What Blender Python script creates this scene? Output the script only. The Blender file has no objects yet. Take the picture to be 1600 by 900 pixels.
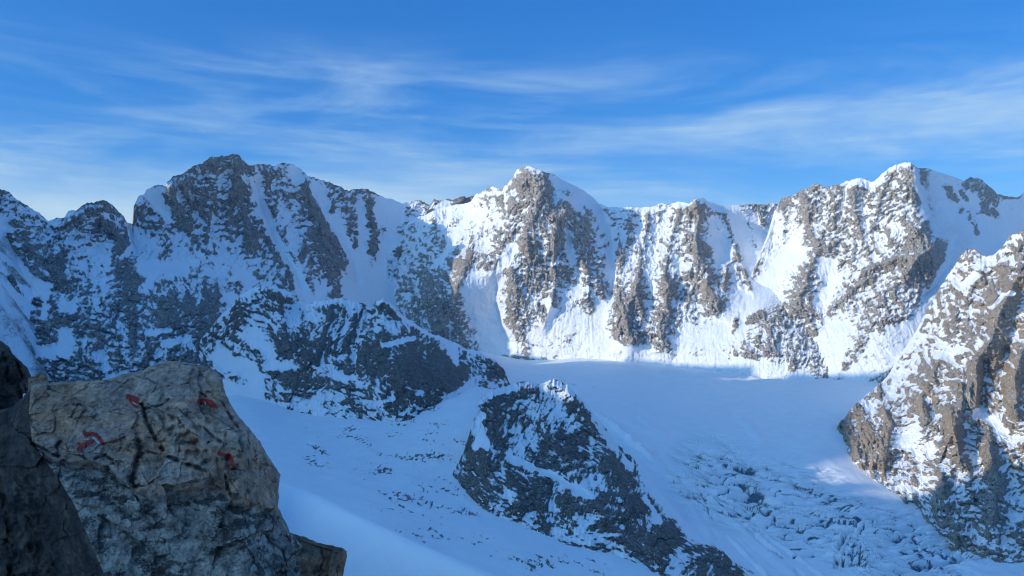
import bpy, math
import numpy as np

# ----------------------------------------------------------------------------
#  A glaciated mountain cirque seen from a snowy shoulder with a marked boulder.
#  Camera stands at the origin and looks along +Y; 1 unit = 1 metre.
# ----------------------------------------------------------------------------
F = 1250.0          # focal length in photo pixels (1600 wide)
CX, HY = 800.0, 430.0   # principal column, horizon row
f4 = np.float32
SUN_AZ, SUN_EL = 22.0, 20.0     # light travels towards +X, turned SUN_AZ deg towards +Y

# ------------------------------------------------------------------ noise ----
def _hash(ix, iy, seed):
    h = (ix.astype(np.uint32) * np.uint32(374761393) + iy.astype(np.uint32) * np.uint32(668265263)
         + np.uint32((seed * 2246822519 + 3266489917) & 0xffffffff))
    h = (h ^ (h >> np.uint32(13))) * np.uint32(1274126177)
    h = (h ^ (h >> np.uint32(16))) * np.uint32(2246822519)
    return h ^ (h >> np.uint32(15))

_ang = np.arange(64) * (2 * np.pi / 64)
_GX, _GY = np.cos(_ang).astype(f4), np.sin(_ang).astype(f4)

def gn(x, y, seed=0):
    """2-D gradient noise, about -1..1"""
    x = np.asarray(x, f4); y = np.asarray(y, f4)
    x0 = np.floor(x); y0 = np.floor(y)
    fx = x - x0; fy = y - y0
    ix = x0.astype(np.int32).astype(np.int64); iy = y0.astype(np.int32).astype(np.int64)
    u = fx * fx * fx * (fx * (fx * 6 - 15) + 10); v = fy * fy * fy * (fy * (fy * 6 - 15) + 10)
    def corner(dx, dy):
        g = (_hash((ix + dx) & 0xffffffff, (iy + dy) & 0xffffffff, seed) & np.uint32(63)).astype(np.int64)
        return _GX[g] * (fx - dx) + _GY[g] * (fy - dy)
    n0 = corner(0, 0); n1 = corner(1, 0); n2 = corner(0, 1); n3 = corner(1, 1)
    a = n0 + u * (n1 - n0); b = n2 + u * (n3 - n2)
    return (a + v * (b - a)) * f4(1.5)

def fbm(x, y, oct=4, seed=0, gain=0.5):
    s = 0; a = 1.0; t = 0
    for i in range(oct):
        s = s + a * gn(x * 2 ** i, y * 2 ** i, seed + i * 17); t += a; a *= gain
    return s / t

def ridged(x, y, seed=0):
    return 1 - 2 * np.abs(gn(x, y, seed))

def facet(x, y, seed=0):
    """broken planar facets: each jittered cell carries its own tilted plane"""
    x = np.asarray(x, f4); y = np.asarray(y, f4)
    ix = np.floor(x).astype(np.int64); iy = np.floor(y).astype(np.int64)
    best = np.full(x.shape, 9, f4); out = np.zeros(x.shape, f4)
    for dx in (-1, 0, 1):
        for dy in (-1, 0, 1):
            h = _hash((ix + dx) & 0xffffffff, (iy + dy) & 0xffffffff, seed)
            jx = (h & np.uint32(255)).astype(f4) / 255; jy = ((h >> np.uint32(8)) & np.uint32(255)).astype(f4) / 255
            qx = x - (ix + dx + jx); qy = y - (iy + dy + jy)
            d = qx * qx + qy * qy
            gx = ((h >> np.uint32(16)) & np.uint32(255)).astype(f4) / 127.5 - 1; gy = ((h >> np.uint32(24)) & np.uint32(255)).astype(f4) / 127.5 - 1
            m = d < best
            out = np.where(m, gx * qx + gy * qy + .35 * gx, out); best = np.where(m, d, best)
    return out

def sstep(a, b, x):
    t = np.clip((x - a) / (b - a), 0, 1)
    return t * t * (3 - 2 * t)

def blur(A, r):
    """box blur twice, edge padded"""
    for _ in range(2):
        for ax in (0, 1):
            P = np.pad(A, [(r + 1, r) if k == ax else (0, 0) for k in (0, 1)], mode='edge')
            c = np.cumsum(P, axis=ax, dtype=np.float64)
            n = A.shape[ax]
            hi = np.take(c, np.arange(2 * r + 1, 2 * r + 1 + n), axis=ax)
            lo = np.take(c, np.arange(0, n), axis=ax)
            A = ((hi - lo) / (2 * r + 1)).astype(f4)
    return A

def tps(pts, x, y, lam=0.0):
    """thin plate spline through (px, py, value)"""
    P = np.array(pts, float); S = 400.0
    X = P[:, :2] / S; n = len(P)
    D = np.hypot(X[:, None, 0] - X[None, :, 0], X[:, None, 1] - X[None, :, 1])
    K = np.where(D > 0, D * D * np.log(D + 1e-12), 0) + lam * np.eye(n)
    Q = np.c_[np.ones(n), X]
    A = np.r_[np.c_[K, Q], np.c_[Q.T, np.zeros((3, 3))]]
    w = np.linalg.solve(A, np.r_[P[:, 2], 0, 0, 0]).astype(f4)
    x = (x / S).astype(f4); y = (y / S).astype(f4)
    out = w[n] + w[n + 1] * x + w[n + 2] * y
    for i in range(n):
        r2 = (x - f4(X[i, 0])) ** 2 + (y - f4(X[i, 1])) ** 2
        out = out + w[i] * f4(0.5) * r2 * np.log(r2 + f4(1e-12))
    return out

def polydist(pts, x, y, reach):
    """distance to a polyline and signed side; only near it"""
    best = np.full(x.shape, 1e6, f4); side = np.zeros(x.shape, f4)
    P = np.array(pts, float)
    if len(P) == 1: P = np.r_[P, P + 0.01]
    m = (x > P[:, 0].min() - reach) & (x < P[:, 0].max() + reach) & (y > P[:, 1].min() - reach) & (y < P[:, 1].max() + reach)
    xs, ys = x[m], y[m]
    b = np.full(xs.shape, 1e6, f4); s = np.zeros(xs.shape, f4)
    for (ax, ay), (bx, by) in zip(P[:-1], P[1:]):
        dx, dy = bx - ax, by - ay
        L = dx * dx + dy * dy + 1e-9
        t = np.clip(((xs - ax) * dx + (ys - ay) * dy) / L, 0, 1)
        qx = xs - (ax + t * dx); qy = ys - (ay + t * dy)
        d = np.hypot(qx, qy)
        k = d < b
        b = np.where(k, d, b); s = np.where(k, np.sign(dx * qy - dy * qx), s)
    best[m] = b; side[m] = s
    return best, side

# ------------------------------------------------------------------- mesh ----
col = bpy.context.scene.collection

def grid_mesh(name, X, Y, Z, mat, attrs=None, keep=None, smooth=True, parent=None):
    ny, nx = X.shape
    me = bpy.data.meshes.new(name)
    co = np.stack([X, Y, Z], -1).reshape(-1, 3).astype(f4)
    idx = np.arange(nx * ny).reshape(ny, nx)
    q = np.stack([idx[:-1, :-1], idx[:-1, 1:], idx[1:, 1:], idx[1:, :-1]], -1).reshape(-1, 4)
    if keep is not None:
        q = q[keep.reshape(-1)]
        used = np.unique(q); remap = np.zeros(nx * ny, np.int64); remap[used] = np.arange(len(used))
        co = co[used]; q = remap[q]
        if attrs: attrs = {k: v.reshape(-1)[used] for k, v in attrs.items()}
    nf = len(q)
    me.vertices.add(len(co)); me.vertices.foreach_set('co', co.ravel())
    me.loops.add(nf * 4); me.loops.foreach_set('vertex_index', q.ravel().astype(np.int32))
    me.polygons.add(nf)
    me.polygons.foreach_set('loop_start', np.arange(0, nf * 4, 4, dtype=np.int32))
    me.polygons.foreach_set('use_smooth', np.full(nf, smooth))
    me.update(calc_edges=True)
    for k, v in (attrs or {}).items():
        a = me.attributes.new(k, 'FLOAT', 'POINT')
        a.data.foreach_set('value', np.ascontiguousarray(v, dtype=f4).ravel())
    me.materials.append(mat)
    o = bpy.data.objects.new(name, me); col.objects.link(o)
    if parent: o.parent = parent
    return o

def tag(o, label=None, cat=None, kind=None, group=None):
    if label: o['label'] = label
    if cat: o['category'] = cat
    if kind: o['kind'] = kind
    if group: o['group'] = group
    return o

# -------------------------------------------------------------- materials ----
class NT:
    def __init__(self, name):
        self.m = bpy.data.materials.new(name); self.m.use_nodes = True
        self.t = self.m.node_tree; self.n = self.t.nodes
        self.b = self.n['Principled BSDF']
        self.b.inputs['Specular IOR Level'].default_value = 0.25
    def add(self, typ, **kw):
        nd = self.n.new(typ)
        for k, v in kw.items(): setattr(nd, k, v)
        return nd
    def link(self, a, b): self.t.links.new(a, b)
    def attr(self, name): return self.add('ShaderNodeAttribute', attribute_name=name).outputs['Fac']
    def pos(self): return self.add('ShaderNodeNewGeometry').outputs['Position']
    def noise(self, scale, detail=4, rough=0.55, vec=None, dist=0.0):
        nd = self.add('ShaderNodeTexNoise'); nd.inputs['Scale'].default_value = scale
        nd.inputs['Detail'].default_value = detail; nd.inputs['Roughness'].default_value = rough
        nd.inputs['Distortion'].default_value = dist
        self.link(vec if vec is not None else self.pos(), nd.inputs['Vector'])
        return nd.outputs['Fac']
    def math(self, op, a, b=None, clamp=False):
        nd = self.add('ShaderNodeMath', operation=op, use_clamp=clamp)
        for i, v in enumerate((a, b)):
            if v is None: continue
            if isinstance(v, (int, float)): nd.inputs[i].default_value = v
            else: self.link(v, nd.inputs[i])
        return nd.outputs[0]
    def ramp(self, fac, stops):
        nd = self.add('ShaderNodeValToRGB'); e = nd.color_ramp.elements
        while len(e) < len(stops): e.new(0.5)
        for el, (p, c) in zip(e, stops):
            el.position = p; el.color = (*c, 1) if len(c) == 3 else c
        self.link(fac, nd.inputs['Fac'])
        return nd.outputs['Color']
    def step(self, fac, a, b):
        nd = self.add('ShaderNodeMapRange', interpolation_type='SMOOTHSTEP')
        nd.inputs['From Min'].default_value = a; nd.inputs['From Max'].default_value = b
        self.link(fac, nd.inputs['Value'])
        return nd.outputs['Result']
    def mix(self, fac, a, b, mode='MIX'):
        nd = self.add('ShaderNodeMix', data_type='RGBA', blend_type=mode)
        if isinstance(fac, (int, float)): nd.inputs[0].default_value = fac
        else: self.link(fac, nd.inputs[0])
        for i, v in ((6, a), (7, b)):
            if isinstance(v, tuple): nd.inputs[i].default_value = (*v, 1)
            else: self.link(v, nd.inputs[i])
        return nd.outputs[2]
    def bump(self, h, dist, strength=1.0, prev=None):
        nd = self.add('ShaderNodeBump'); nd.inputs['Distance'].default_value = dist
        nd.inputs['Strength'].default_value = strength
        self.link(h, nd.inputs['Height'])
        if prev is not None: self.link(prev, nd.inputs['Normal'])
        return nd.outputs['Normal']

SNOW = (0.86, 0.88, 0.90)

def alpine_material(name, s=1.0, dark=1.0, tan=0.5, soft=.13, dusty=.55, ice=False):
    """snow lying on rock; the snow cover is a vertex attribute sharpened by fine noise. s = size of the finest detail"""
    M = NT(name)
    rock = M.attr('rock'); tone = M.attr('tone')
    n1 = M.noise(0.09 / s, 5, 0.65)
    n2 = M.noise(0.33 / s, 4, 0.6)
    k = M.math('ADD', rock, M.math('MULTIPLY', M.math('SUBTRACT', n1, 0.5), 0.55))
    k = M.math('ADD', k, M.math('MULTIPLY', M.math('SUBTRACT', n2, 0.5), 0.5))
    mask = M.step(k, 0.5 - soft, 0.5 + soft)
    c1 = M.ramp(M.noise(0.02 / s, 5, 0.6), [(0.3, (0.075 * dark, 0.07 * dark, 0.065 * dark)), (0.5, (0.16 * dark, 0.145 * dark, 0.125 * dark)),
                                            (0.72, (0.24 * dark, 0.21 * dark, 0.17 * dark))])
    c2 = M.mix(1.0, M.ramp(n2, [(0.25, (0.45, 0.45, 0.45)), (0.7, (1.3, 1.3, 1.3))]), M.ramp(M.noise(0.05 / s, 4, 0.6), [(0.3, (0.55, 0.56, 0.58)), (0.7, (1.35, 1.33, 1.3))]), 'MULTIPLY')
    c = M.mix(1.0, c1, c2, 'MULTIPLY')
    warm = M.mix(M.math('MULTIPLY', tone, tan, clamp=True), c, (0.34, 0.25, 0.165))
    warm = M.mix(0.75, warm, M.mix(1.0, warm, c2, 'MULTIPLY'))
    n3 = M.noise(0.16 / s, 6, 0.7)
    dust = M.math('MULTIPLY', M.step(n3, .47, .68), dusty)
    warm = M.mix(dust, warm, (.80, .82, .84))
    warm = M.mix(M.math('MULTIPLY', M.step(n3, .40, .28), .7), warm, (.035, .033, .032))  # dark joint patches, put into the colour for missing crevice shade
    if ice:
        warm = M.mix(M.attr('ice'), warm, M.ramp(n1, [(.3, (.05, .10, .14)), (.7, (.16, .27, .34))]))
    sn = M.ramp(M.noise(0.012 / s, 4), [(0.3, (0.82, 0.845, 0.87)), (0.7, (0.88, 0.895, 0.91))])
    M.link(M.mix(mask, sn, warm), M.b.inputs['Base Color'])
    r = M.add('ShaderNodeMapRange'); r.inputs['To Min'].default_value = 0.6; r.inputs['To Max'].default_value = 0.85
    M.link(mask, r.inputs['Value']); M.link(r.outputs[0], M.b.inputs['Roughness'])
    hgt = M.math('ADD', M.math('MULTIPLY', n1, 1.0), M.math('MULTIPLY', n2, 0.5))
    hgt = M.math('MULTIPLY', hgt, M.math('ADD', M.math('MULTIPLY', mask, 0.85), 0.15))
    M.link(M.bump(hgt, 5.0 * s, 0.8), M.b.inputs['Normal'])
    return M.m

# ----------------------------------------------------- mountain face builder ----
def lines(pts, x):
    P = np.array(pts, float)
    return np.interp(x, P[:, 0], P[:, 1]).astype(f4), np.interp(x, P[:, 0], P[:, 2]).astype(f4)

def build_face(name, mat, x0, x1, step, crest, base, ctrl, feats, paint, P0=0.55, seed=1, relief=1.0, jag=3.0,
               lam=(170, 85, 42, 21), skew=0.0, aniso=2.6, amp=0.20, nyf=1.0, thr=0.60, back=(500, 1.1), fine=1.0,
               tones=(), strata=-.25, ledge=1.0, bias=0.0, hat=(.75, -.55), grit=.68, subrib=.35, coarse=.62, fsz=1.0, apron=0.0):
    nx = int((x1 - x0) / step) + 1
    px1 = np.linspace(x0, x1, nx).astype(f4)
    yc, dc = lines(crest, px1); yb, db = lines(base, px1)
    hmax = float(np.max(yb - yc)); ny = int(hmax / step * nyf) + 1
    v = np.linspace(0, 1, ny).astype(f4)[:, None]
    px = np.repeat(px1[None, :], ny, 0)
    # crest jaggedness (rock teeth on the skyline)
    mpp = float(np.mean(dc)) / F
    j = jag * (0.5 * gn(px1 / 16, px1 * 0 + seed, seed + 5) + 0.45 * np.abs(gn(px1 / 9, px1 * 0 + 3.3, seed + 6))
               + 0.28 * gn(px1 / 4.0, px1 * 0 + 9.1, seed + 7))
    kk = int(34 / step); ysm = np.convolve(np.pad(yc, kk, mode='edge'), np.hanning(2 * kk + 1) / np.hanning(2 * kk + 1).sum(), 'valid').astype(f4)
    py = yb[None, :] + (ysm - yb)[None, :] * v + (yc - ysm)[None, :] * sstep(.76, 1.0, v)
    d = tps([(x, y, dd) for x, y, dd in ctrl] + [(x, y, dd) for x, y, dd in crest] + [(x, y, dd) for x, y, dd in base], px, py, 1e-4)
    # wall coordinates in metres
    a = (px - 800) * mpp; h = -(py - HY) * mpp
    ca, sa = math.cos(skew), math.sin(skew)
    wa = 38 * fbm(a / 210, h / 260, 3, seed + 40); wh = 38 * fbm(a / 210 + 9, h / 260, 3, seed + 50)
    ar = ca * (a + wa) + sa * (h + wh); hr = -sa * (a + wa) + ca * (h + wh)
    # rock / snow paint
    P = np.full(px.shape, P0, f4)
    wob = 6 * fbm(px / 18, py / 18, 3, seed + 70) + 5 * fbm(px / 7, py / 7, 3, seed + 71)
    for pts, w, val in paint:
        dist, _ = polydist(pts, px, py, w * 2.2 + 8)
        k = 1 - sstep(0.4, 1.6, (dist + wob * min(1, (w + 2) / 12)) / w)
        P = P + (val - P) * k
    P = np.clip(P, 0, 1)
    # hand placed ribs (+) and gullies (-)
    big = np.zeros(px.shape, f4)
    wob2 = fbm(px / 26, py / 26, 4, seed + 75)
    for pts, wl, wr, A in feats:
        dist, side = polydist(pts, px, py, max(wl, wr) * 1.3)
        w = np.where(side > 0, wl, wr)       # polyline drawn downwards: side>0 is image left
        t = np.clip(1 - (dist * (1 + 0.35 * wob2)) / w, 0, 1)
        t = t * (0.55 + 0.45 * t)
        big = big + A * t
    rough = 0.17 + 0.83 * sstep(0.08, 0.5, blur(P, 4))
    rel = np.zeros(px.shape, f4)
    an = aniso
    for i, L in enumerate(lam):
        r = ridged(ar / L + i * 7.7, hr / (L * an) + i * 3.1, seed + 100 + i)
        rel = rel + amp * L * (1 + subrib * (i >= 2)) * r * (0.65 + 0.7 * gn(a / (L * 3), h / (L * 3), seed + 130 + i))
        an = 1 + (an - 1) * 0.72
    for n_, (Lq, amp_q) in enumerate(((34, .34), (15, .36))):
        Lq = Lq * fine
        q = (h - a * strata + .5 * wh) / Lq + 1.5 * fbm(a / (Lq * 3.5), h / (Lq * 3.5), 4, seed + 160 + n_)
        saw = (q - np.floor(q)); saw = np.where(saw < 0.68, saw / 0.68, (1 - saw) / 0.32)
        rel = rel - ledge * amp_q * Lq * (saw - .5) * sstep(-0.45, 0.3, gn(a / (Lq * 4), h / (Lq * 4), seed + 165 + n_))
    blk = 0
    for i, L in enumerate((26, 13, 7)):
        L = L * fine
        blk = blk + 0.30 * L * (np.abs(gn(ar / L, hr / (L * 1.3), seed + 180 + i)) * 2 - 0.6)
    fw = .35 * fbm(a / 30, h / 30, 3, seed + 190); fw2 = .35 * fbm(a / 30, h / 30, 3, seed + 191)
    rel = rel + 15 * fine * fsz * facet(ar / (62 * fine * fsz) + fw, hr / (95 * fine * fsz) + fw2, seed + 192) + 7 * fine * fsz * facet(ar / (26 * fine * fsz) + fw, hr / (38 * fine * fsz) + fw2, seed + 193)
    relt = (rel + blk * (0.4 + 0.6 * P)) * relief * rough
    flute = 1.7 * (1.5 * ridged(ar / 17, hr / 190, seed + 210) + .9 * ridged(ar / 8, hr / 70, seed + 211)) * sstep(-.5, .45, fbm(a / 70, h / 120, 3, seed + 212)) * (1 - P) + 2.2 * fbm(a / 45, h / 45, 4, seed + 213) * (1 - P)
    # keep the crest line where it is, melt into the foot
    edge = sstep(0.0, 0.05, 1 - v) * sstep(0, 0.06, v)
    dd = d - (big + (relt + flute * relief)) * (0.25 + 0.75 * edge)
    py = py - (j[None, :] * (0.25 + 0.75 * np.clip(P[-1], 0, 1))[None, :]) * sstep(0.80, 1.0, v)
    X = (px - CX) / F * dd; Y = dd; Z = (HY - py) / F * dd
    # snow cover from the true surface
    def normal_z(X, Y, Z):
        ax = np.gradient(X, axis=1); ay = np.gradient(Y, axis=1); az = np.gradient(Z, axis=1)
        bx = np.gradient(X, axis=0); by = np.gradient(Y, axis=0); bz = np.gradient(Z, axis=0)
        nz = ax * by - ay * bx; nxx = ay * bz - az * by; nyy = az * bx - ax * bz
        return nz / (np.sqrt(nxx ** 2 + nyy ** 2 + nz ** 2) + 1e-9)
    sY = blur(Y, 1)
    nz = np.abs(normal_z((px - CX) / F * sY, sY, (HY - py) / F * sY))
    conv = (blur(dd, 5) - dd) / (8.0)
    conv2 = (blur(dd, 16) - dd) / (24.0)
    conv3 = (blur(dd, 44) - dd) / (60.0)
    nn = fbm(a / 30, h / 30, 4, seed + 230)
    nb = fbm(ar / 12, hr / 20, 3, seed + 240)
    nzl = nz - blur(nz, 14)
    nzs = nz - nzl
    sc_ = fine
    def hatch(th, L, sd):
        c_, s_ = math.cos(th), math.sin(th); aa = a + .35 * wa; hh = h + .35 * wh
        return fbm((c_ * aa + s_ * hh) / (L * 3.2), (-s_ * aa + c_ * hh) / L, 4, sd, .6)
    pick = sstep(-.25, .25, fbm(a / 130, h / 110, 2, seed + 244))
    nf = pick * hatch(hat[0], 11 * sc_, seed + 245) + (1 - pick) * hatch(hat[1], 10 * sc_, seed + 246)
    nf = nf + .5 * fbm(a / (26 * sc_), h / (26 * sc_), 3, seed + 247)
    rk = (0.5 + bias + 0.35 * (thr - nzs) - 1.15 * nzl + 0.20 * np.clip(conv, -1.2, 1.2) + 0.22 * np.clip(conv2, -1, 1)
          + 0.30 * np.clip(conv3, -1, 1) + 0.95 * (P - 0.5) + coarse * fbm(a / 85, h / 85, 4, seed + 231, .6) + 0.22 * nn + grit * nf)
    if apron:
        rk = rk - apron * (1 - sstep(.10, .42, v)) * sstep(-.25, .3, fbm(px / 30, py / 16, 4, seed + 250))
    lid = sstep(.05, .22, P)
    rk = np.minimum(rk, .22 + 1.2 * lid)
    rk = np.clip(rk, -0.3, 1.3)
    tone = np.clip(0.35 + 0.5 * fbm(a / 120 + 3, h / 120, 3, seed + 260), 0, 1)
    for pts, w, val in tones:
        dist, _ = polydist(pts, px, py, w * 2)
        tone = tone + (val - tone) * (1 - sstep(0.4, 1.4, (dist + wob) / w))
    # back side of the mountain: falls away behind the crest, as wide as it is high
    nb_ = 40; run, slope = back
    tb = (np.linspace(0, 1, nb_ + 1)[1:] ** 1.6).astype(f4)[:, None]
    Yb = Y[-1][None, :] + tb * run
    Xb = X[-1][None, :] + tb * run * (X[-1] / Y[-1])[None, :] * 0.3
    Zb = Z[-1][None, :] - tb * run * slope + 10 * tb * (1 - tb) * 4 * gn(Xb / 60, Yb / 60, seed + 300) * 1.0
    X = np.r_[X, Xb]; Y = np.r_[Y, Yb]; Z = np.r_[Z, Zb]
    ext = lambda A, val=None: np.r_[A, np.repeat(A[-1:], nb_, 0)]
    return grid_mesh(name, X, Y, Z, mat, {'rock': ext(rk), 'tone': ext(tone)})

SUN_STRENGTH = 3.6
SKY_STRENGTH = 0.14
SKY_SAT = 1.35
SKY_CURVE = ((.38, .7), (1.27, .65), (2.50, .55))
CLOUD = 1.15
CSEED = 3.1
CLOUD_COL = (4.0, 5.6, 6.8)
EXPOSURE = 0.0
HAZE = 0.000025
FILL_GLOW = (4.2, 7.7, 9.9)
def with_d(cr, dl):
    D = np.array(dl, float)
    return [(x, y, float(np.interp(x, D[:, 0], D[:, 1]))) for x, y in cr]

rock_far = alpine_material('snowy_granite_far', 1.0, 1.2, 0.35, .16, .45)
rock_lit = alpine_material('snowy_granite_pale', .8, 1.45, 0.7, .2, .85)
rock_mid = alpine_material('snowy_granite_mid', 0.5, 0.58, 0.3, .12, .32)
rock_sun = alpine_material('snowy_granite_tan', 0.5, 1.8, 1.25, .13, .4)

# ---------------------------------------------------------------- left massif
crest = [(-430,400),(-140,325),(-60,300),(0,296),(14,300),(26,312),(47,325),(61,333),(75,346),(89,342),(100,340),(107,331),(121,327),(135,318),(150,316),(163,313),
 (175,320),(187,331),(194,340),(198,349),(207,350),(209,324),(217,308),(224,305),(229,296),(243,290),(259,291),(261,284),(271,276),(282,275),
 (289,269),(299,261),(317,255),(331,246),(355,244),(364,241),(373,243),(383,254),(390,260),(397,258),(411,256),(429,260),(441,255),(459,258),
 (469,265),(480,275),(492,277),(499,283),(515,285),(529,291),(546,299),(562,296),(576,297),(590,304),(604,310),(613,311),(627,318),(637,317),
 (655,314),(665,317),(672,321),(679,311),(693,316),(700,311),(707,313),(714,311),(723,306),(730,308),(740,307),(760,312),(800,330)]
crest = with_d(crest, [(-430,1980),(-140,2170),(0,2380),(163,2780),(200,3010),(207,3020),(217,3080),(261,3200),(290,3300),(364,3480),(411,3680),(470,3950),(560,4230),(640,4380),(740,4380),(800,4380)])
base = [(-430,680,1450),(-140,640,1750),(0,640,1780),(200,630,1900),(330,630,1950),(420,600,2200),(520,590,2600),(600,570,3200),(680,560,3700),(740,556,3900),(800,556,4000)]
ctrl = [(60,430,2250),(200,430,2550),(300,400,3080),(300,470,2500),(400,400,3380),(100,530,1980),(430,460,3100),(490,400,3640),(560,430,3850),(640,420,4150),(690,340,4300),(620,480,3850),(690,440,4150)]
feats = [([(398,285),(410,320),(421,350),(440,392),(460,420),(472,455)],14,14,-45),
 ([(478,285),(490,330),(505,370),(520,400),(540,425)],26,18,55),
 ([(485,290),(510,340),(540,385),(553,410),(558,440)],7,10,-35),
 ([(575,300),(580,340),(584,365),(580,390)],10,10,30),
 ([(261,284),(275,330),(300,370),(320,395)],30,25,40),
 ([(364,241),(372,300),(385,350),(392,380)],25,16,45),
 ([(283,276),(288,300),(297,318)],8,7,35),([(271,278),(276,300),(280,312)],5,5,-30),
 ([(200,350),(206,375),(214,392)],9,9,-45),
 ([(10,385),(35,425),(50,455),(60,480)],20,20,-40),([(163,315),(170,350),(190,390)],30,14,50),
 ([(620,395),(640,385),(660,370)],14,14,25),([(645,430),(655,400)],14,12,30),
 ([(735,310),(728,350),(700,395),(660,440),(640,465)],22,22,-40)]
S, H_ = 0.03, 0.92
paint = [([(290,335),(340,350),(390,365)],42,.93),([(215,330),(235,350),(262,385)],20,.92),([(235,298),(246,312),(262,338)],11,.06),
 ([(300,270),(340,262),(380,275)],16,.68),([(398,285),(408,320),(421,350),(440,392),(460,420),(472,455)],9,S),([(402,278),(400,330)],8,.2),
 ([(405,385),(425,405),(440,430)],16,.9),([(485,330),(500,365),(515,395),(540,425)],22,.88),([(520,410),(548,430)],18,.85),
 ([(440,320),(452,370),(465,410)],14,.38),([(458,268),(466,282)],8,.1),([(493,285),(518,335),(543,380),(562,425)],10,S),([(556,430),(600,455)],26,S),
 ([(470,265),(500,280),(545,297),(590,303)],5,.9),([(520,300),(540,300)],9,.75),([(524,320),(520,330)],4,.8),([(552,305),(552,345),(546,365)],4,.85),([(556,365),(556,385)],4,.85),
 ([(565,320),(566,400)],6,S),([(575,300),(580,340),(584,365),(580,390)],7,.95),([(600,325),(630,350),(610,400)],22,.06),
 ([(640,332),(650,340)],7,.85),([(625,358),(648,350)],6,.6),([(622,395),(645,385),(660,370)],9,.88),([(625,430),(645,425),(655,410)],10,.88),([(610,405),(611,425)],5,.8),
 ([(650,317),(672,318),(700,312),(740,312)],5,.92),([(728,308),(733,340)],6,.97),([(700,340),(690,380),(670,420)],22,.05),([(640,345),(660,330)],6,.5),
 ([(560,455),(620,470)],26,S),([(480,470),(500,450)],14,.15),
 ([(40,380),(60,420),(80,435)],20,.85),([(150,360),(195,365)],14,.95),([(120,330),(150,320)],10,.75),([(166,338),(184,343)],5,.06),([(188,402),(206,388)],7,.06),([(204,354),(207,375),(214,392)],5,.04),
 ([(2,345),(10,370)],12,.05),([(5,380),(30,415),(50,450),(60,480)],17,S),([(64,440),(44,490),(35,530)],20,S),([(8,420),(14,455)],9,.9),([(14,368),(28,395),(40,410)],4,.9),([(50,420),(75,438)],4,.92),
 ([(58,470),(55,500),(72,530)],8,.9),([(102,520),(98,548),(30,548)],13,S),([(60,575),(110,580)],16,.55),([(158,550),(165,575)],7,.06),([(165,592),(200,583)],5,.06),
 ([(690,430),(695,480),(700,540)],40,.12),([(640,440),(650,520)],22,.15),([(225,420),(280,420)],12,.14),([(215,450),(240,440)],10,.2),([(245,490),(265,500)],13,.95),([(236,520),(264,513)],5,.1),([(262,536),(288,530)],7,.06),([(300,542),(325,546)],5,.1),
 ([(320,515),(345,540)],15,.92),([(290,560),(330,562)],9,.9),([(335,560),(355,595)],8,.9),([(355,530),(385,525)],9,.06),([(345,570),(380,560),(395,560)],13,S),([(350,465),(384,470)],7,.2),([(370,420),(392,445)],9,.15),
 ([(120,490),(140,520)],14,.85),([(90,470),(110,480)],12,.2)]
left_massif = build_face('mountain', rock_far, -430, 800, 1.0, crest, base, ctrl, feats, paint, P0=.52, seed=11, hat=(-1.1, .6), relief=.9, jag=6.5, skew=-.12, amp=.17,
   tones=[([(287,275),(290,300)],16,.9),([(215,310),(222,325)],10,.7)])  # the wider warm tint imitates sun caught on the upper facets
tag(left_massif, 'shaded rock wall with a broad jagged summit and narrow snow couloirs', 'mountain', 'structure')

# ------------------------------------------------------------- central peak wall
S = .085
crest = [(600,400),(640,345),(690,325),(735,316),(743,304),(753,300),(765,293),(774,292),(784,297),(791,289),(800,279),(808,264),(827,260),(841,264),(850,269),(862,271),(873,278),(897,290),(915,300),(929,311),(935,319),(941,320),
 (950,324),(976,324),(1013,324),(1023,322),(1034,318),(1046,320),(1060,315),(1076,318),(1086,311),(1097,310),(1111,317),(1130,322),(1153,320),(1167,320),(1191,319),(1208,318),(1240,322),(1300,345)]
crest = with_d(crest, [(600,4300),(690,4300),(735,4180),(765,4000),(827,3750),(850,3720),(873,3800),(935,4000),(1013,3950),(1060,3880),(1090,3820),(1130,3950),(1200,3980),(1300,4050)])
base = [(600,560,3800),(680,562,3720),(760,562,3600),(900,572,3400),(1000,580,3260),(1100,592,3080),(1200,604,2920),(1300,612,2800)]
ctrl = [(635,465,3850),(650,440,3880),(690,440,3740),(690,385,4000),(740,400,3780),(790,400,3640),(860,400,3600),(900,330,3760),(880,300,3745),(920,330,3860),(950,400,3720),(1040,400,3700),(1090,400,3650),(1160,370,3900),(1215,370,3960),(1150,450,3500),(1200,480,3250),
  (760,500,3680),(860,480,3520),(980,500,3400),(1080,500,3330),(1000,560,3280)]
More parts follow.
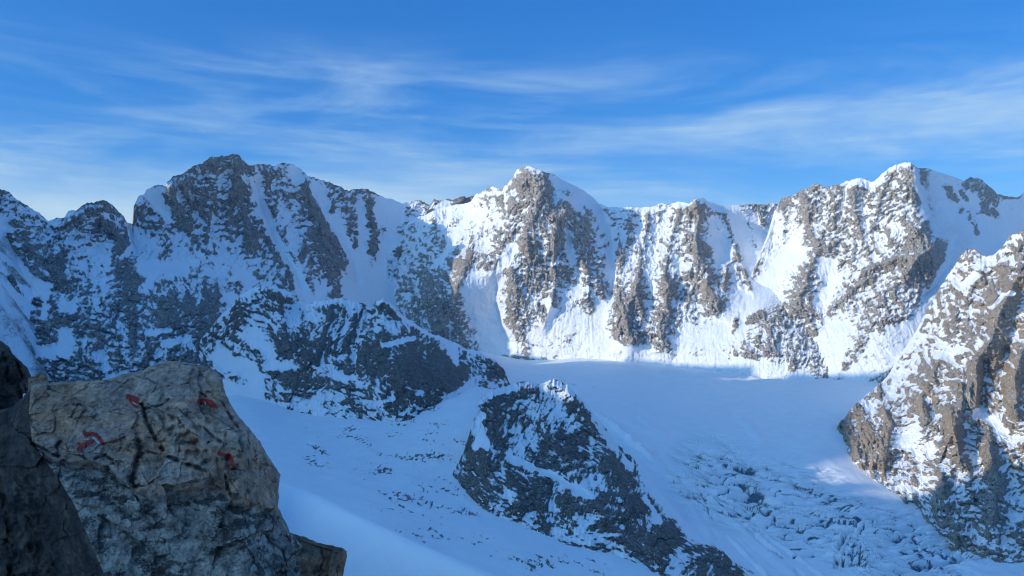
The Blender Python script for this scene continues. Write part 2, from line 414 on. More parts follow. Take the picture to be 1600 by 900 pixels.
feats = [([(822,265),(812,300),(800,345),(785,385),(768,430)],26,18,30),
 ([(851,271),(848,300),(835,330),(822,360),(826,405)],22,22,34),
 ([(886,302),(884,330),(867,360),(865,395),(868,430),(862,475)],20,22,34),
 ([(920,328),(915,365),(905,400),(922,430),(918,470)],20,22,34),
 ([(938,322),(953,357),(958,383),(960,425),(955,460)],16,12,-60),
 ([(884,345),(890,375),(904,428)],12,10,-35),
 ([(980,328),(985,370),(970,395),(966,425)],16,22,36),
 ([(1013,328),(1010,360),(1000,400)],14,18,35),
 ([(1060,318),(1058,345),(1045,380),(1040,420),(1036,450)],20,26,55),
 ([(1086,313),(1092,340),(1086,375),(1095,410),(1105,440),(1120,472)],34,40,95),
 ([(1128,325),(1148,380),(1150,400),(1136,415),(1130,445)],16,26,50),
 ([(1150,395),(1164,424),(1172,450)],12,22,40),
 ([(1000,435),(988,462),(978,490),(985,535)],36,34,75),
 ([(1045,445),(1040,480),(1030,510),(1038,540)],26,26,55),
 ([(724,412),(715,445),(706,480),(692,515)],34,70,85),([(775,440),(775,480),(785,520)],34,30,-45),
 ([(800,430),(795,470),(800,510)],26,26,40),([(860,480),(850,510)],16,14,30)]
paint = [([(822,290),(835,300)],12,.8),([(845,285),(850,310)],8,.7),([(870,285),(900,300),(925,315)],8,S),([(875,305),(900,318)],8,.08),([(862,280),(880,290)],6,S),
 ([(818,365),(832,385),(838,405)],12,.93),([(805,320),(815,340)],10,.75),([(785,310),(775,325)],8,.6),([(905,350),(918,375),(920,410)],12,.82),([(870,350),(868,390)],8,.72),([(850,420),(900,430)],9,.8),([(838,430),(842,450)],8,.7),
 ([(958,385),(950,440)],7,.15),([(968,400),(975,410)],8,.8),
 ([(735,345),(700,385),(670,420),(655,440)],24,.52),([(735,330),(700,390),(665,440),(640,462)],8,.15),([(760,340),(730,390),(700,430)],18,.42),([(665,400),(690,385)],8,.6),([(650,445),(690,430)],12,.7),([(660,470),(690,480)],14,.75),([(680,510),(690,520)],6,.9),([(660,465),(672,490)],9,.85),([(705,480),(740,510)],10,.5),
 ([(770,430),(740,450),(760,500),(780,535)],30,.06),([(800,480),(815,500)],10,.5),([(790,500),(810,490)],6,.6),
 ([(770,370),(755,400),(790,415)],14,.38),([(800,385),(780,420)],10,.05),
 ([(845,520),(900,500),(930,530)],22,S),([(940,470),(935,500),(945,540)],13,S),([(880,470),(905,450)],10,.12),([(862,500),(855,470)],7,.05),
 ([(960,455),(985,475),(975,505)],18,.72),([(1005,470),(1020,485)],16,.9),([(985,515),(1015,525)],10,.65),([(1045,490),(1055,510)],14,.75),([(1055,445),(1080,460)],18,.9),([(1085,380),(1105,400)],14,.88),([(1085,440),(1102,455)],10,.9),([(1120,480),(1095,470)],10,.7),
 ([(1013,345),(1030,390)],14,.4),([(1060,345),(1070,370)],10,.5),([(1075,325),(1090,320)],6,.8),([(950,328),(1000,328),(1050,322)],4,.8),
 ([(1135,335),(1146,375),(1150,385)],5,.85),([(1155,345),(1185,400),(1215,370)],26,S),([(1110,350),(1125,400)],12,.12),([(1120,430),(1130,440)],8,.8),([(1150,430),(1165,455)],9,.75),
 ([(1160,325),(1200,322)],4,.75),([(1190,330),(1192,350)],3,.6),([(1170,350),(1180,385)],2.5,.6),
 ([(1210,440),(1160,490),(1110,540)],30,S),([(1180,470),(1200,460),(1215,440)],16,S),([(1000,560),(1100,570),(1200,575)],16,S),([(1075,520),(1060,545)],16,S),([(900,540),(960,555)],14,S),
 ([(840,548),(960,556),(1050,566),(1150,578),(1260,590)],13,S),([(930,530),(970,545),(1010,548)],9,.06),([(1150,500),(1145,520)],4,.6),([(1170,500),(1190,490)],6,.6)]
central_wall = build_face('mountain', rock_lit, 600, 1300, 1.0, crest, base, ctrl, feats, paint, P0=.38, grit=.85, coarse=.36, subrib=1.1, fsz=.7, seed=37, hat=(1.25, .45), lam=(125,62,31,16), aniso=2.3, relief=1.0, jag=5, ledge=.6, skew=.05, amp=.19,
   tones=[([(825,365),(835,400)],14,.8),([(1085,440),(1102,455)],10,1.0),([(1090,315),(1088,330)],8,.9),([(1050,470),(1000,420)],25,.6)])
tag(central_wall, 'sunlit snow plastered wall with a pointed central peak above the glacier head', 'mountain', 'structure')

# ------------------------------------------------------------- right peak with the cornice
crest = [(1120,520),(1170,440),(1200,365),(1210,330),(1222,311),(1241,304),(1259,295),(1276,287),(1292,292),(1308,291),(1320,284),(1339,278),(1355,281),(1364,285),(1376,274),(1390,262),(1413,254),(1423,254),(1434,263),(1448,263),(1465,269),
 (1488,276),(1507,284),(1516,277),(1532,280),(1544,290),(1558,304),(1581,308),(1591,309),(1600,300),(1640,285),(1720,300),(1800,320)]
crest = with_d(crest, [(1120,3450),(1170,3550),(1210,3800),(1222,3700),(1276,3560),(1340,3480),(1413,3380),(1434,3340),(1448,3450),(1488,3800),(1532,4200),(1600,4600),(1700,5000),(1800,5100)])
base = [(1120,602,3020),(1200,606,2930),(1300,614,2790),(1400,625,2650),(1500,620,2700),(1600,600,2800),(1800,600,2900)]
ctrl = [(1225,350,3720),(1250,400,3500),(1300,350,3450),(1350,350,3380),(1400,350,3280),(1440,350,3200),(1300,450,3250),(1350,450,3130),(1400,450,3030),(1450,450,3020),(1300,530,3000),(1380,520,2880),(1240,500,3220),
  (1470,330,3520),(1520,330,4080),(1580,340,4500),(1560,400,4280),(1500,390,3400),(1485,420,3180),(1460,480,2990),(1550,480,3150),(1430,530,2850),(1240,560,3050)]
feats = [([(1222,313),(1228,340),(1222,368)],16,18,45),([(1260,298),(1262,330),(1268,370)],20,20,40),
 ([(1278,390),(1264,425),(1250,465),(1228,500),(1208,530)],46,36,85),([(1322,285),(1318,320),(1312,345)],9,9,-30),
 ([(1340,280),(1335,320),(1345,360)],18,16,35),([(1390,265),(1375,310),(1365,350)],20,16,30),
 ([(1469,369),(1455,388),(1432,402),(1418,428)],22,22,60),([(1490,372),(1482,410),(1462,448),(1445,462)],12,12,-45),
 ([(1434,264),(1430,285),(1441,306),(1453,326),(1454,338),(1442,350)],30,40,60),
 ([(1420,400),(1380,410),(1350,425)],10,18,30),([(1358,434),(1330,455),(1300,480)],10,16,25)]
paint = [([(1215,318),(1222,340)],9,.85),([(1235,308),(1255,300)],8,.85),([(1245,330),(1260,350)],10,.7),([(1275,345),(1290,370)],10,.7),([(1310,340),(1318,380)],12,.75),([(1228,362),(1232,368)],5,.9),
 ([(1262,298),(1290,296),(1310,294)],5,.85),([(1340,282),(1356,284)],5,.7),([(1375,290),(1410,270)],8,.5),
 ([(1311,417),(1333,403)],5,.92),([(1353,426),(1385,413),(1420,408)],8,.96),([(1322,463),(1340,446),(1358,434)],6,.92),([(1360,418),(1415,416)],8,.9),
 ([(1412,388),(1435,375),(1455,378)],13,.96),([(1445,410),(1470,388),(1478,395)],11,.95),([(1424,436),(1460,420)],10,.88),
 ([(1486,378),(1480,410),(1460,450),(1448,460)],8,S),([(1500,392),(1478,430),(1450,480),(1420,520),(1385,560),(1330,585)],16,S),
 ([(1433,268),(1432,285),(1441,305),(1447,335)],9,S),([(1475,300),(1500,350),(1560,360),(1600,340)],45,S),([(1470,350),(1540,390)],30,S),([(1460,280),(1480,300)],16,S),
 ([(1516,285),(1535,295),(1550,308)],12,.97),([(1478,290),(1484,296)],4,.85),([(1485,305),(1497,314)],5,.8),([(1502,300),(1510,315)],4,.75),([(1505,328),(1515,338)],6,.85),([(1535,322),(1545,330)],7,.9),([(1555,333),(1562,340)],5,.85),([(1520,345),(1527,362)],4,.8),([(1516,338),(1530,330)],4,.7),([(1563,306),(1590,308)],3,.9),
 ([(1285,410),(1300,430)],16,S),([(1265,405),(1258,425)],7,.6),([(1252,440),(1240,470)],12,.75),([(1215,510),(1225,490)],9,.8),([(1262,440),(1270,500)],10,.5),([(1245,480),(1262,500)],10,.7),([(1265,510),(1285,495)],10,.75),
 ([(1240,390),(1200,440),(1180,470)],20,S),([(1310,520),(1290,560),(1230,580)],30,.08),([(1300,440),(1280,470)],12,.06),([(1350,480),(1380,470)],10,.6),([(1370,500),(1400,490)],9,.55),([(1370,540),(1400,525)],20,.1),([(1200,550),(1260,570)],20,.05)]
right_peak = build_face('mountain', rock_lit, 1120, 1800, 1.0, crest, base, ctrl, feats, paint, P0=.46, grit=.85, coarse=.36, subrib=.9, fsz=.7, seed=59, hat=(.55, .8), relief=.95, jag=5.5, skew=.35, amp=.15, strata=.55, ledge=.7,
   tones=[([(1270,350),(1290,370)],15,.8),([(1400,410),(1450,400)],20,.35)])
tag(right_peak, 'sunlit rocky peak with a curved snow cornice and a shaded right flank', 'mountain', 'structure')

# ------------------------------------------------------------- right hand buttress
S = .03
crest = [(1296,684),(1306,672),(1312,660),(1342,628),(1375,600),(1392,580),(1410,550),(1430,520),(1450,482),(1470,448),(1488,421),(1502,397),(1511,390),(1523,390),(1537,400),(1551,400),(1560,393),(1570,381),(1577,369),(1586,365),(1600,360),(1640,340),(1720,310),(1800,330)]
crest = with_d(crest, [(1296,2120),(1312,2150),(1392,2380),(1430,2430),(1488,2420),(1523,2400),(1560,2350),(1600,2280),(1800,2200)])
base = [(1296,712,2040),(1330,730,1940),(1361,752,1860),(1401,782,1770),(1435,815,1680),(1468,850,1570),(1494,868,1500),(1540,884,1440),(1600,876,1440),(1700,890,1400),(1800,920,1330)]
ctrl = [(1345,680,2020),(1400,650,2060),(1450,600,2110),(1500,500,2230),(1560,480,2160),(1590,500,2100),(1450,720,1850),(1520,640,1950),(1580,620,1920),(1520,780,1660),(1590,740,1720)]
feats = [([(1592,430),(1565,480),(1550,530),(1530,560),(1518,600),(1500,645),(1482,690)],50,30,65),
 ([(1509,560),(1509,600),(1510,640)],8,7,-30),([(1524,562),(1527,600),(1524,635)],8,8,28),([(1538,560),(1538,600),(1535,636)],8,9,-28),
 ([(1485,640),(1488,665),(1495,690),(1500,720)],18,26,55),([(1600,540),(1585,590),(1590,640)],26,18,40),([(1575,540),(1562,600),(1570,640)],12,10,-25),
 ([(1375,620),(1390,660),(1385,710)],28,22,40),([(1470,560),(1440,620),(1445,680)],26,22,40),([(1315,662),(1335,690),(1345,720)],16,12,25),
 ([(1545,700),(1560,760),(1550,820)],26,26,45),([(1470,740),(1480,790),(1500,840)],26,24,35),
 ([(1540,410),(1520,450),(1490,500)],20,16,30)]
paint = [([(1500,420),(1470,470)],8,.5),([(1530,420),(1550,410)],10,.3),([(1525,430),(1505,445)],9,.12),([(1570,380),(1590,375)],8,.4),([(1585,450),(1592,510)],10,.93),([(1564,460),(1585,458)],5,.05),([(1548,482),(1563,466)],5,.1),([(1565,500),(1580,555)],10,.75),
 ([(1440,520),(1420,560),(1400,590)],16,.38),([(1480,470),(1460,510)],14,.45),([(1465,555),(1500,545)],9,.2),([(1525,540),(1540,530)],8,.2),
 ([(1345,680),(1365,720),(1385,750)],20,.92),([(1320,670),(1335,710)],9,.95),([(1360,640),(1400,610)],12,.35),([(1405,640),(1420,600)],14,.72),([(1440,640),(1470,630)],16,.85),
 ([(1405,690),(1430,672),(1455,700)],14,.12),([(1420,680),(1440,710)],12,.25),([(1485,650),(1490,675)],9,.95),([(1510,660),(1525,700),(1520,740)],12,.85),([(1525,645),(1548,655),(1570,675)],9,.05),([(1580,690),(1600,680)],10,.25),
 ([(1390,750),(1420,765)],9,.4),([(1450,745),(1490,730),(1500,755)],12,.45),([(1470,800),(1500,800),(1550,790)],28,.95),([(1560,730),(1590,750)],20,.88),([(1510,840),(1560,835)],10,.55),([(1540,560),(1560,590)],14,.85),([(1590,590),(1595,640)],10,.9),([(1505,575),(1475,590)],14,.8)]
buttress = build_face('mountain', rock_sun, 1296, 1800, 1.0, crest, base, ctrl, feats, paint, P0=.80, apron=.5, coarse=.4, subrib=.7, fsz=.62, seed=83, hat=(.9, .35), grit=.72, relief=1.0, jag=6.0, skew=.45, amp=.19, lam=(140,70,36,18),
   tones=[([(1345,680),(1375,740)],25,.7),([(1590,450),(1590,510)],14,.95),([(1485,650),(1490,680)],12,.95),([(1600,620),(1585,580)],14,.85),([(1440,630),(1470,600)],20,.6),([(1500,800),(1580,780)],40,.15)], fine=.8, back=(420,1.2))
tag(buttress, 'tan and grey rock buttress at right with its foot in shade', 'mountain', 'structure')

# ------------------------------------------------------------- rocky spur in the shade, left of the glacier
crest = [(300,545),(340,500),(375,462),(394,450),(427,447),(459,461),(473,480),(487,473),(515,468),(534,466),(567,475),(581,482),(588,471),(599,467),(613,475),(627,492),(651,508),(674,522),(690,527),(707,534),(725,543),(753,552),(777,566),(788,578),(795,597),(805,612)]
crest = with_d(crest, [(300,2150),(394,2230),(480,2260),(600,2300),(660,2380),(725,2420),(777,2350),(805,2280)])
base = [(300,656,1800),(360,662,1780),(420,668,1750),(450,668,1740),(520,668,1700),(560,684,1650),(626,692,1630),(672,680,1670),(700,656,1780),(760,642,1900),(805,632,2050)]
ctrl = [(420,540,2020),(500,550,2010),(560,560,1980),(640,570,1950),(700,570,2080),(750,590,2150),(600,520,2130),(480,510,2130)]
feats = [([(599,468),(620,500),(640,540),(630,600)],30,30,40),([(660,515),(690,560),(700,600)],28,24,35),([(520,470),(510,520),(490,560)],28,24,30),([(435,450),(440,500),(450,540)],24,24,30),([(570,480),(560,520),(556,560)],14,14,-25),([(755,555),(775,580)],14,12,20),([(600,620),(620,650)],20,20,20)]
paint = [([(575,560),(640,550),(700,580)],27,.97),([(620,600),(660,620)],18,.93),([(570,640),(600,625)],12,.85),([(730,552),(760,565),(785,582)],9,.9),([(740,585),(780,600)],9,.6),([(697,530),(712,565)],6,.06),([(598,540),(645,528)],4,.1),([(632,602),(655,612)],6,.12),([(520,585),(560,600)],9,.18),([(590,630),(612,622)],5,.1),
 ([(435,590),(470,595),(500,600)],17,.86),([(470,545),(530,545)],12,.82),([(422,570),(460,572)],8,.1),([(600,480),(615,500)],9,.85),([(395,455),(430,470)],9,.7),([(480,490),(560,500)],15,.72),([(395,520),(420,550)],14,.2),([(345,560),(380,570),(400,590)],16,.05),([(380,520),(395,500)],10,.3),([(300,600),(400,620)],16,.05),([(545,640),(550,600)],6,.8),([(735,600),(700,620)],8,.3)]
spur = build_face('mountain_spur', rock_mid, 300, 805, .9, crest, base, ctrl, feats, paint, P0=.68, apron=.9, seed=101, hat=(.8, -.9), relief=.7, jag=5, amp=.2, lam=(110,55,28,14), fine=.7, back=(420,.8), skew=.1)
tag(spur, 'dark shaded rock spur dusted with snow, left of the upper glacier', 'mountain spur', 'structure')

# ------------------------------------------------------------- rocky knoll in the middle
crest = [(690,775),(705,745),(725,705),(735,672),(745,640),(752,623),(764,611),(785,606),(802,600),(826,594),(842,602),(849,598),(866,592),(887,602),(904,621),(925,642),(946,668),(959,689),(984,710),(1001,731),(1020,752),(1045,785),(1070,815),(1102,846),(1127,860),(1153,883),(1178,894),(1230,925),(1290,960)]
crest = with_d(crest, [(690,1290),(735,1400),(764,1490),(826,1590),(887,1600),(946,1560),(1001,1460),(1070,1340),(1127,1240),(1178,1180),(1290,1100)])
base = [(690,800,1230),(726,815,1200),(764,836,1160),(802,842,1140),(860,850,1130),(910,866,1120),(955,880,1100),(975,900,1080),(1001,915,1060),(1080,950,1010),(1180,990,960),(1290,1020,940)]
ctrl = [(760,700,1330),(800,680,1420),(850,680,1450),(920,720,1400),(850,780,1240),(930,790,1230),(980,800,1250),(760,770,1230),(1040,840,1180),(1000,860,1130),(1100,900,1100)]
feats = [([(830,598),(845,640),(860,690),(900,730)],30,30,25),([(905,625),(935,680),(960,730),(985,790)],40,26,40),([(770,615),(770,670),(760,720)],24,24,22),([(800,750),(815,790)],20,18,18),([(930,780),(960,830),(990,860)],26,26,24),([(870,760),(865,810)],14,14,-12)]
paint = [([(798,716),(830,728),(870,745),(905,765),(935,780)],6,.08),([(815,620),(850,640),(880,680)],22,.62),([(850,600),(890,620)],8,.45),([(785,610),(770,620),(800,603)],6,.12),([(745,670),(765,700)],9,.12),([(752,650),(742,700)],6,.15),([(790,765),(815,790)],6,.2),
 ([(830,785),(880,800),(930,795)],24,.97),([(960,750),(985,775)],14,.95),([(965,820),(1000,850),(1020,870)],20,.94),([(765,670),(785,690)],12,.95),([(890,690),(920,720)],18,.95),([(720,760),(760,790)],14,.85),([(770,730),(790,750)],10,.8),
 ([(928,655),(960,700),(985,730)],5,.12),([(1010,745),(1045,790),(1090,838)],13,.1),([(1005,780),(1030,815)],6,.15),([(900,770),(925,775)],4,.1),([(1000,785),(1012,800)],5,.85),([(1030,830),(1050,850)],11,.93),([(1090,860),(1120,872),(1170,900)],14,.97),([(1060,870),(1050,900)],10,.4),([(1190,915),(1280,960)],30,.2),([(980,905),(1100,960)],20,.2)]
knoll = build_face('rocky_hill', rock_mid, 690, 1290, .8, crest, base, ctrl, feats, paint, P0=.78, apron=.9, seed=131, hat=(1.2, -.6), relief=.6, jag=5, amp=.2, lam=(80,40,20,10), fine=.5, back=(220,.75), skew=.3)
tag(knoll, 'dark rocky knoll dusted with snow standing in the middle of the valley', 'rocky hill', 'structure')

# ------------------------------------------------------------- glacier and valley floor
def build_ground():
    pxs = np.r_[np.linspace(-900, -60, 60)[:-1], np.arange(-60, 1680, 1.15), np.linspace(1680, 2600, 60)[1:]].astype(f4)
    pys = np.r_[np.arange(538, 905, .62), np.linspace(905, 1500, 140)[1:]].astype(f4)
    px, py = np.meshgrid(pxs, pys)
    C = [(600,545,3900),(760,549,3700),(900,557,3480),(1000,566,3300),(1100,577,3120),(1240,590,2950),(1380,592,2780),(1600,610,2600),
         (800,575,3050),(900,600,2650),(1000,620,2450),(1100,640,2330),(1250,640,2320),(1300,680,2060),(1200,690,2020),(1080,690,1990),(1000,690,1900),
         (1050,740,1700),(1150,740,1780),(1300,750,1800),(1380,765,1790),(1430,790,1720),(1250,820,1520),(1350,850,1430),(1100,800,1520),(1150,860,1330),(1250,890,1280),(1400,890,1330),(1500,870,1460),(1600,840,1530),(1600,890,1400),
         (745,617,1900),(700,660,1620),(640,680,1560),(560,660,1680),(450,640,1780),(370,620,1850),(250,640,1900),(0,640,1850),
         (600,740,1300),(700,770,1240),(500,740,1230),(800,835,1110),(700,850,1010),(600,850,900),(450,800,960),(900,880,1060),(1000,900,1040),(1100,900,1130),
         (0,800,900),(200,800,900),(800,1200,520),(300,1200,480),(1300,1200,620),(1600,1200,700),(0,1200,480),(800,1500,380),(1600,1500,480),(0,1500,330),
         (-900,700,1500),(-900,1500,330),(2600,700,1900),(2600,1500,500),(-900,560,2600),(2600,560,3400)]
    inv = tps([(x, y, 1e3 / d) for x, y, d in C], px, py, 2e-4)
    d = 1e3 / np.clip(inv, .2, 4)
    X = (px - CX) / F * d; Y = d; Z = (HY - py) / F * d
    rk = np.full(px.shape, .05, f4); dz = np.zeros(px.shape, f4)
    wob = fbm(X / 60, Y / 60, 3, 701)
    # broad wind and avalanche relief
    dz += 4.5 * fbm(X / 190, Y / 190, 3, 702) + 1.6 * ridged((X + .5 * Y) / 90, (Y - .5 * X) / 420, 722) * sstep(-.2, .4, wob) + .7 * fbm(X / 30, Y / 34, 4, 703)
    # left valley: gullied slope with debris showing through the snow
    lv = np.zeros(px.shape, f4)
    for pts, w in [([(640,660),(680,740),(700,820)],60),([(560,690),(600,760),(640,830)],40),([(700,680),(720,720)],30),([(750,860),(850,880),(950,900)],30),([(480,680),(500,720)],25)]:
        dd, _ = polydist(pts, px, py, w * 2); lv = np.maximum(lv, 1 - sstep(.3, 1.6, dd / w))
    st = fbm(X / 5.5, Y / 17, 4, 704, .6); st2 = gn(X / 60, Y / 60, 705)
    rk = np.maximum(rk, lv * np.clip(-.02 + 1.5 * (st - .10) + .8 * st2 + .5 * gn((X + .8 * Y) / 22, (Y - .8 * X) / 130, 721), 0, .72))
    dz += lv * .9 * np.clip(st, 0, 1)
    # moraine / flow lines on the right of the knoll and on the upper glacier
    FL = [([(905,628),(960,670),(1010,705),(1080,760),(1130,800),(1180,850),(1250,910)],9,5,.30),([(930,640),(1000,668),(1060,700),(1130,725)],6,3.5,.10),([(1005,650),(1050,690),(1120,720)],7,3.5,.12),
          ([(1130,790),(1180,830),(1240,890)],5,4,.2),([(985,690),(1040,740),(1080,790),(1110,840)],10,5,.25),([(950,660),(1020,720),(1090,790),(1150,850),(1200,905)],5,4,.12),([(1000,655),(1070,705),(1120,745)],5,3,.05),([(880,610),(940,650),(1000,685)],5,3,.1),([(1095,745),(1150,800),(1215,850),(1290,905)],4,3.5,.12),([(1180,840),(1230,880),(1260,905)],4,-4,.55),([(1085,755),(1100,780),(1112,810),(1135,835)],5,-4,.6),
          ([(795,578),(850,588),(900,602)],3,1.5,.45),([(900,605),(960,608)],2,1.2,.45),([(1140,840),(1165,870),(1200,905)],3,4,.1),([(1100,600),(1140,630),(1190,690)],10,4,.05)]
    for pts, w, A, r in FL:
        dd, _ = polydist(pts, px, py, w * 2.5)
        t = np.clip(1 - (dd + 2 * wob) / w, 0, 1)
        t = t * sstep(-.55, .35, fbm(X / 110, Y / 110, 3, 730))
        dz += 1.6 * A * t; rk = np.maximum(rk, t * (r + .9 * (st - .1)) )
    m, _ = polydist([(1130,610),(1200,650),(1290,640)], px, py, 90); m = 1 - sstep(.2, 1.3, m / 60)
    rk = np.maximum(rk, m * np.clip(.9 * (fbm(X / 12, Y / 26, 4, 706) - .05), 0, .6)); dz += m * 2.5 * fbm(X / 40, Y / 50, 3, 707)
    m, _ = polydist([(1040,585),(1150,592),(1260,592)], px, py, 30); m = 1 - sstep(.1, 1.3, m / 10)
    dz += m * 7 * ridged(X / 80, Y / 60, 708)
    # crevassed icefall: arcs across the flow, bending down to the right
    ice, _ = polydist([(1110,745),(1180,770),(1270,800),(1340,840),(1420,870),(1480,890)], px, py, 140)
    ice = 1 - sstep(.5, 1.25, (ice + 16 * wob) / 66)
    icy = ice * .6
    bend = Y + .30 * (X - 480) - .0009 * (X - 420) ** 2 + 34 * fbm(X / 190, Y / 190, 3, 710)
    for L, W, A, sd in ((34, 260, 12, 711), (19, 150, 8, 712), (11, 90, 4.0, 713), (7, 60, 2.2, 714)):
        n = np.abs(gn(bend / L, (X * 1.0 - .3 * Y) / W, sd))
        on = sstep(-.30, .20, gn(X / 90, Y / 90, sd + 9))
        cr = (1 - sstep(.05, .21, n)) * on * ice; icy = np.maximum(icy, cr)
        dz -= 1.4 * A * cr; rk = np.maximum(rk, .76 * cr * sstep(-.55, .05, gn(X / 40, Y / 40, sd + 5)))  # crevasse darkness goes into the colour: part blue ice, part shade
    dz += ice * (11 * fbm(X / 60, Y / 45, 3, 715) + 3.0 * np.abs(gn(bend / 22, X / 60, 716)))
    # the big serac cracks low on the icefall
    for pts, w, A in [([(1339,815),(1333,828),(1318,842),(1309,856),(1306,885)],4.5,-20),([(1325,850),(1319,866),(1315,890)],3,-12),([(1352,817),(1342,835),(1338,850)],2.5,-9),([(1211,802),(1209,814),(1214,822)],3.5,-10),
                      ([(1335,850),(1330,880)],2.4,-7),([(1345,855),(1342,885)],2.2,-6),([(1425,840),(1470,862),(1500,875)],2.2,-6),([(1440,858),(1500,880)],2,-5),([(1088,750),(1110,742),(1135,738)],1.7,-7),([(1098,760),(1145,747),(1200,743)],1.7,-8),([(1120,775),(1170,762),(1225,760)],1.8,-8),([(1150,786),(1215,772),(1285,776)],1.8,-9),([(1175,800),(1240,787),(1310,794)],1.9,-9),([(1195,822),(1260,806),(1330,812)],2,-9),([(1215,838),(1270,826),(1310,830)],2,-8),([(1370,800),(1410,815),(1450,835)],1.8,-7),([(1360,820),(1405,838),(1450,860)],1.9,-8),([(1240,872),(1290,862)],2,-7),([(1140,765),(1132,780)],3,-6),([(1090,757),(1098,748)],2,-4),([(1180,770),(1165,780)],2,-4),([(1270,822),(1300,812)],1.8,-4),([(1190,780),(1220,766)],2,-4),
                      ([(1100,750),(1120,738)],1.6,-4),([(1125,746),(1150,742)],1.6,-4),([(1235,855),(1280,853)],2,-5)]:
        dd, _ = polydist(pts, px, py, w * 3 + 6)
        t = np.clip(1.15 - (dd + 1.6 * wob) / w, 0, 1)
        t = t * sstep(-.5, .1, gn(X / 14, Y / 14, 719)); dz += .8 * A * t; rk = np.maximum(rk, .72 * t)  # cracks coloured dark as well, for ice and the shade inside
    m, _ = polydist([(1325,845),(1350,880)], px, py, 60); m = 1 - sstep(.4, 1.2, m / 30)
    dz += m * 9 * np.abs(gn((X + .3 * Y) / 11, Y / 60, 720))
    dz *= sstep(380, 900, Y) * .85 + .15
    Z = Z + dz
    tone = np.clip(.2 + .3 * wob, 0, 1)
    return grid_mesh('glacier', X[::-1], Y[::-1], Z[::-1], glacier_mat, {'rock': rk[::-1], 'tone': tone[::-1], 'ice': np.clip(icy, 0, 1)[::-1]})
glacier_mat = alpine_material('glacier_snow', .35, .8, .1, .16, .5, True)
tag(build_ground(), 'blue shaded snow covered glacier with a crevassed icefall', 'glacier', 'structure')

# wide snow floor far below everything, out to the horizon behind the peaks
def floor():
    g = np.sinh(np.linspace(-3, 3, 120)) / math.sinh(3) * 9000
    X, Y = np.meshgrid(g, g + 1500)
    Z = -640 + 60 * fbm(X / 900, Y / 900, 4, 801)
    return grid_mesh('terrain', X.astype(f4), Y.astype(f4), Z.astype(f4), glacier_mat, {'rock': np.full(X.shape, .1, f4), 'tone': np.zeros(X.shape, f4)})
tag(floor(), 'snow covered ground beyond the peaks', 'ground', 'structure')

# ------------------------------------------------------------- high ridge left of the view: it throws the big shadow
def shadow_ridge():
    a, e = math.radians(SUN_AZ), math.radians(SUN_EL)
    Dv = np.array([math.cos(a) * math.cos(e), math.sin(a) * math.cos(e), -math.sin(e)])
    X0 = -1950.0
    B = SHADE
    pts = []
    for px, py, d, off in B:
        P = np.array([(px - CX) / F * d, d, (HY - py) / F * d]); t = (P[0] - X0) / Dv[0]; Q = P - t * Dv
        pts.append((Q[1], Q[2] + off))
    pts.sort()
    print('ridge', [(round(p), round(q)) for p, q in pts])
    yy = np.linspace(-2600, 2750, 420).astype(f4)
    P = np.array(pts); zc = np.interp(yy, np.r_[-2600, P[:, 0], 2560, 2750], np.r_[P[0, 1] + 60, P[:, 1], 330, 260]).astype(f4)
    zc = zc + 14 * ridged(yy / 60, yy * 0 + 1, 900) * .5 + 5 * gn(yy / 17, yy * 0 + 2, 901)
    s = np.linspace(-1, 1, 161).astype(f4)
    S_, YY = np.meshgrid(s, yy)
    off = np.where(S_ < 0, S_ * 1500, S_ * 900)
    drop = np.where(S_ < 0, -off * .8, off * 1.15)
    X = X0 + off + 0 * YY
    X = X + 60 * fbm(YY / 300, off / 300, 3, 903) * np.minimum(1, np.abs(off) / 150)
    Zb = zc[:, None] - drop
    Z = np.maximum(Zb, -520 + 0 * Zb) + np.minimum(np.abs(off) / 120, 1) * (35 * ridged(YY / 150, off / 400, 904) + 14 * ridged(YY / 60, off / 130, 905))
    rk = .4 + .5 * fbm(YY / 80, off / 120, 4, 906)
    return grid_mesh('mountain_ridge', X, YY, Z, rock_far, {'rock': rk, 'tone': rk * 0 + .3})
SHADE = [(1000,566,3300,0),(1120,578,3110,0),(1205,584,3030,0),(1080,597,2815,0),(1255,591,2935,0),(1300,592,2880,0),(1390,576,2700,0),(1345,700,1990,0),(1400,745,1820,-22),(1300,752,1800,-24),(1250,742,1820,-10),(1300,775,1740,0),(1430,774,1730,0),(1520,760,1700,0),(1600,720,1720,0)]
tag(shadow_ridge(), 'high snowy ridge left of the valley', 'mountain ridge', 'structure')
# ------------------------------------------------------------- foreground snow shoulder
def snow_material():
    M = NT('wind_packed_snow')
    n = M.noise(.9, 4, .5); n2 = M.noise(14, 3, .6)
    M.link(M.ramp(n, [(.3, (.88, .90, .92)), (.7, (.93, .94, .95))]), M.b.inputs['Base Color'])
    M.b.inputs['Roughness'].default_value = .7
    b = M.bump(n, .25, .5); b = M.bump(n2, .012, .6, b)
    M.link(b, M.b.inputs['Normal'])
    return M.m
snow_mat = snow_material()

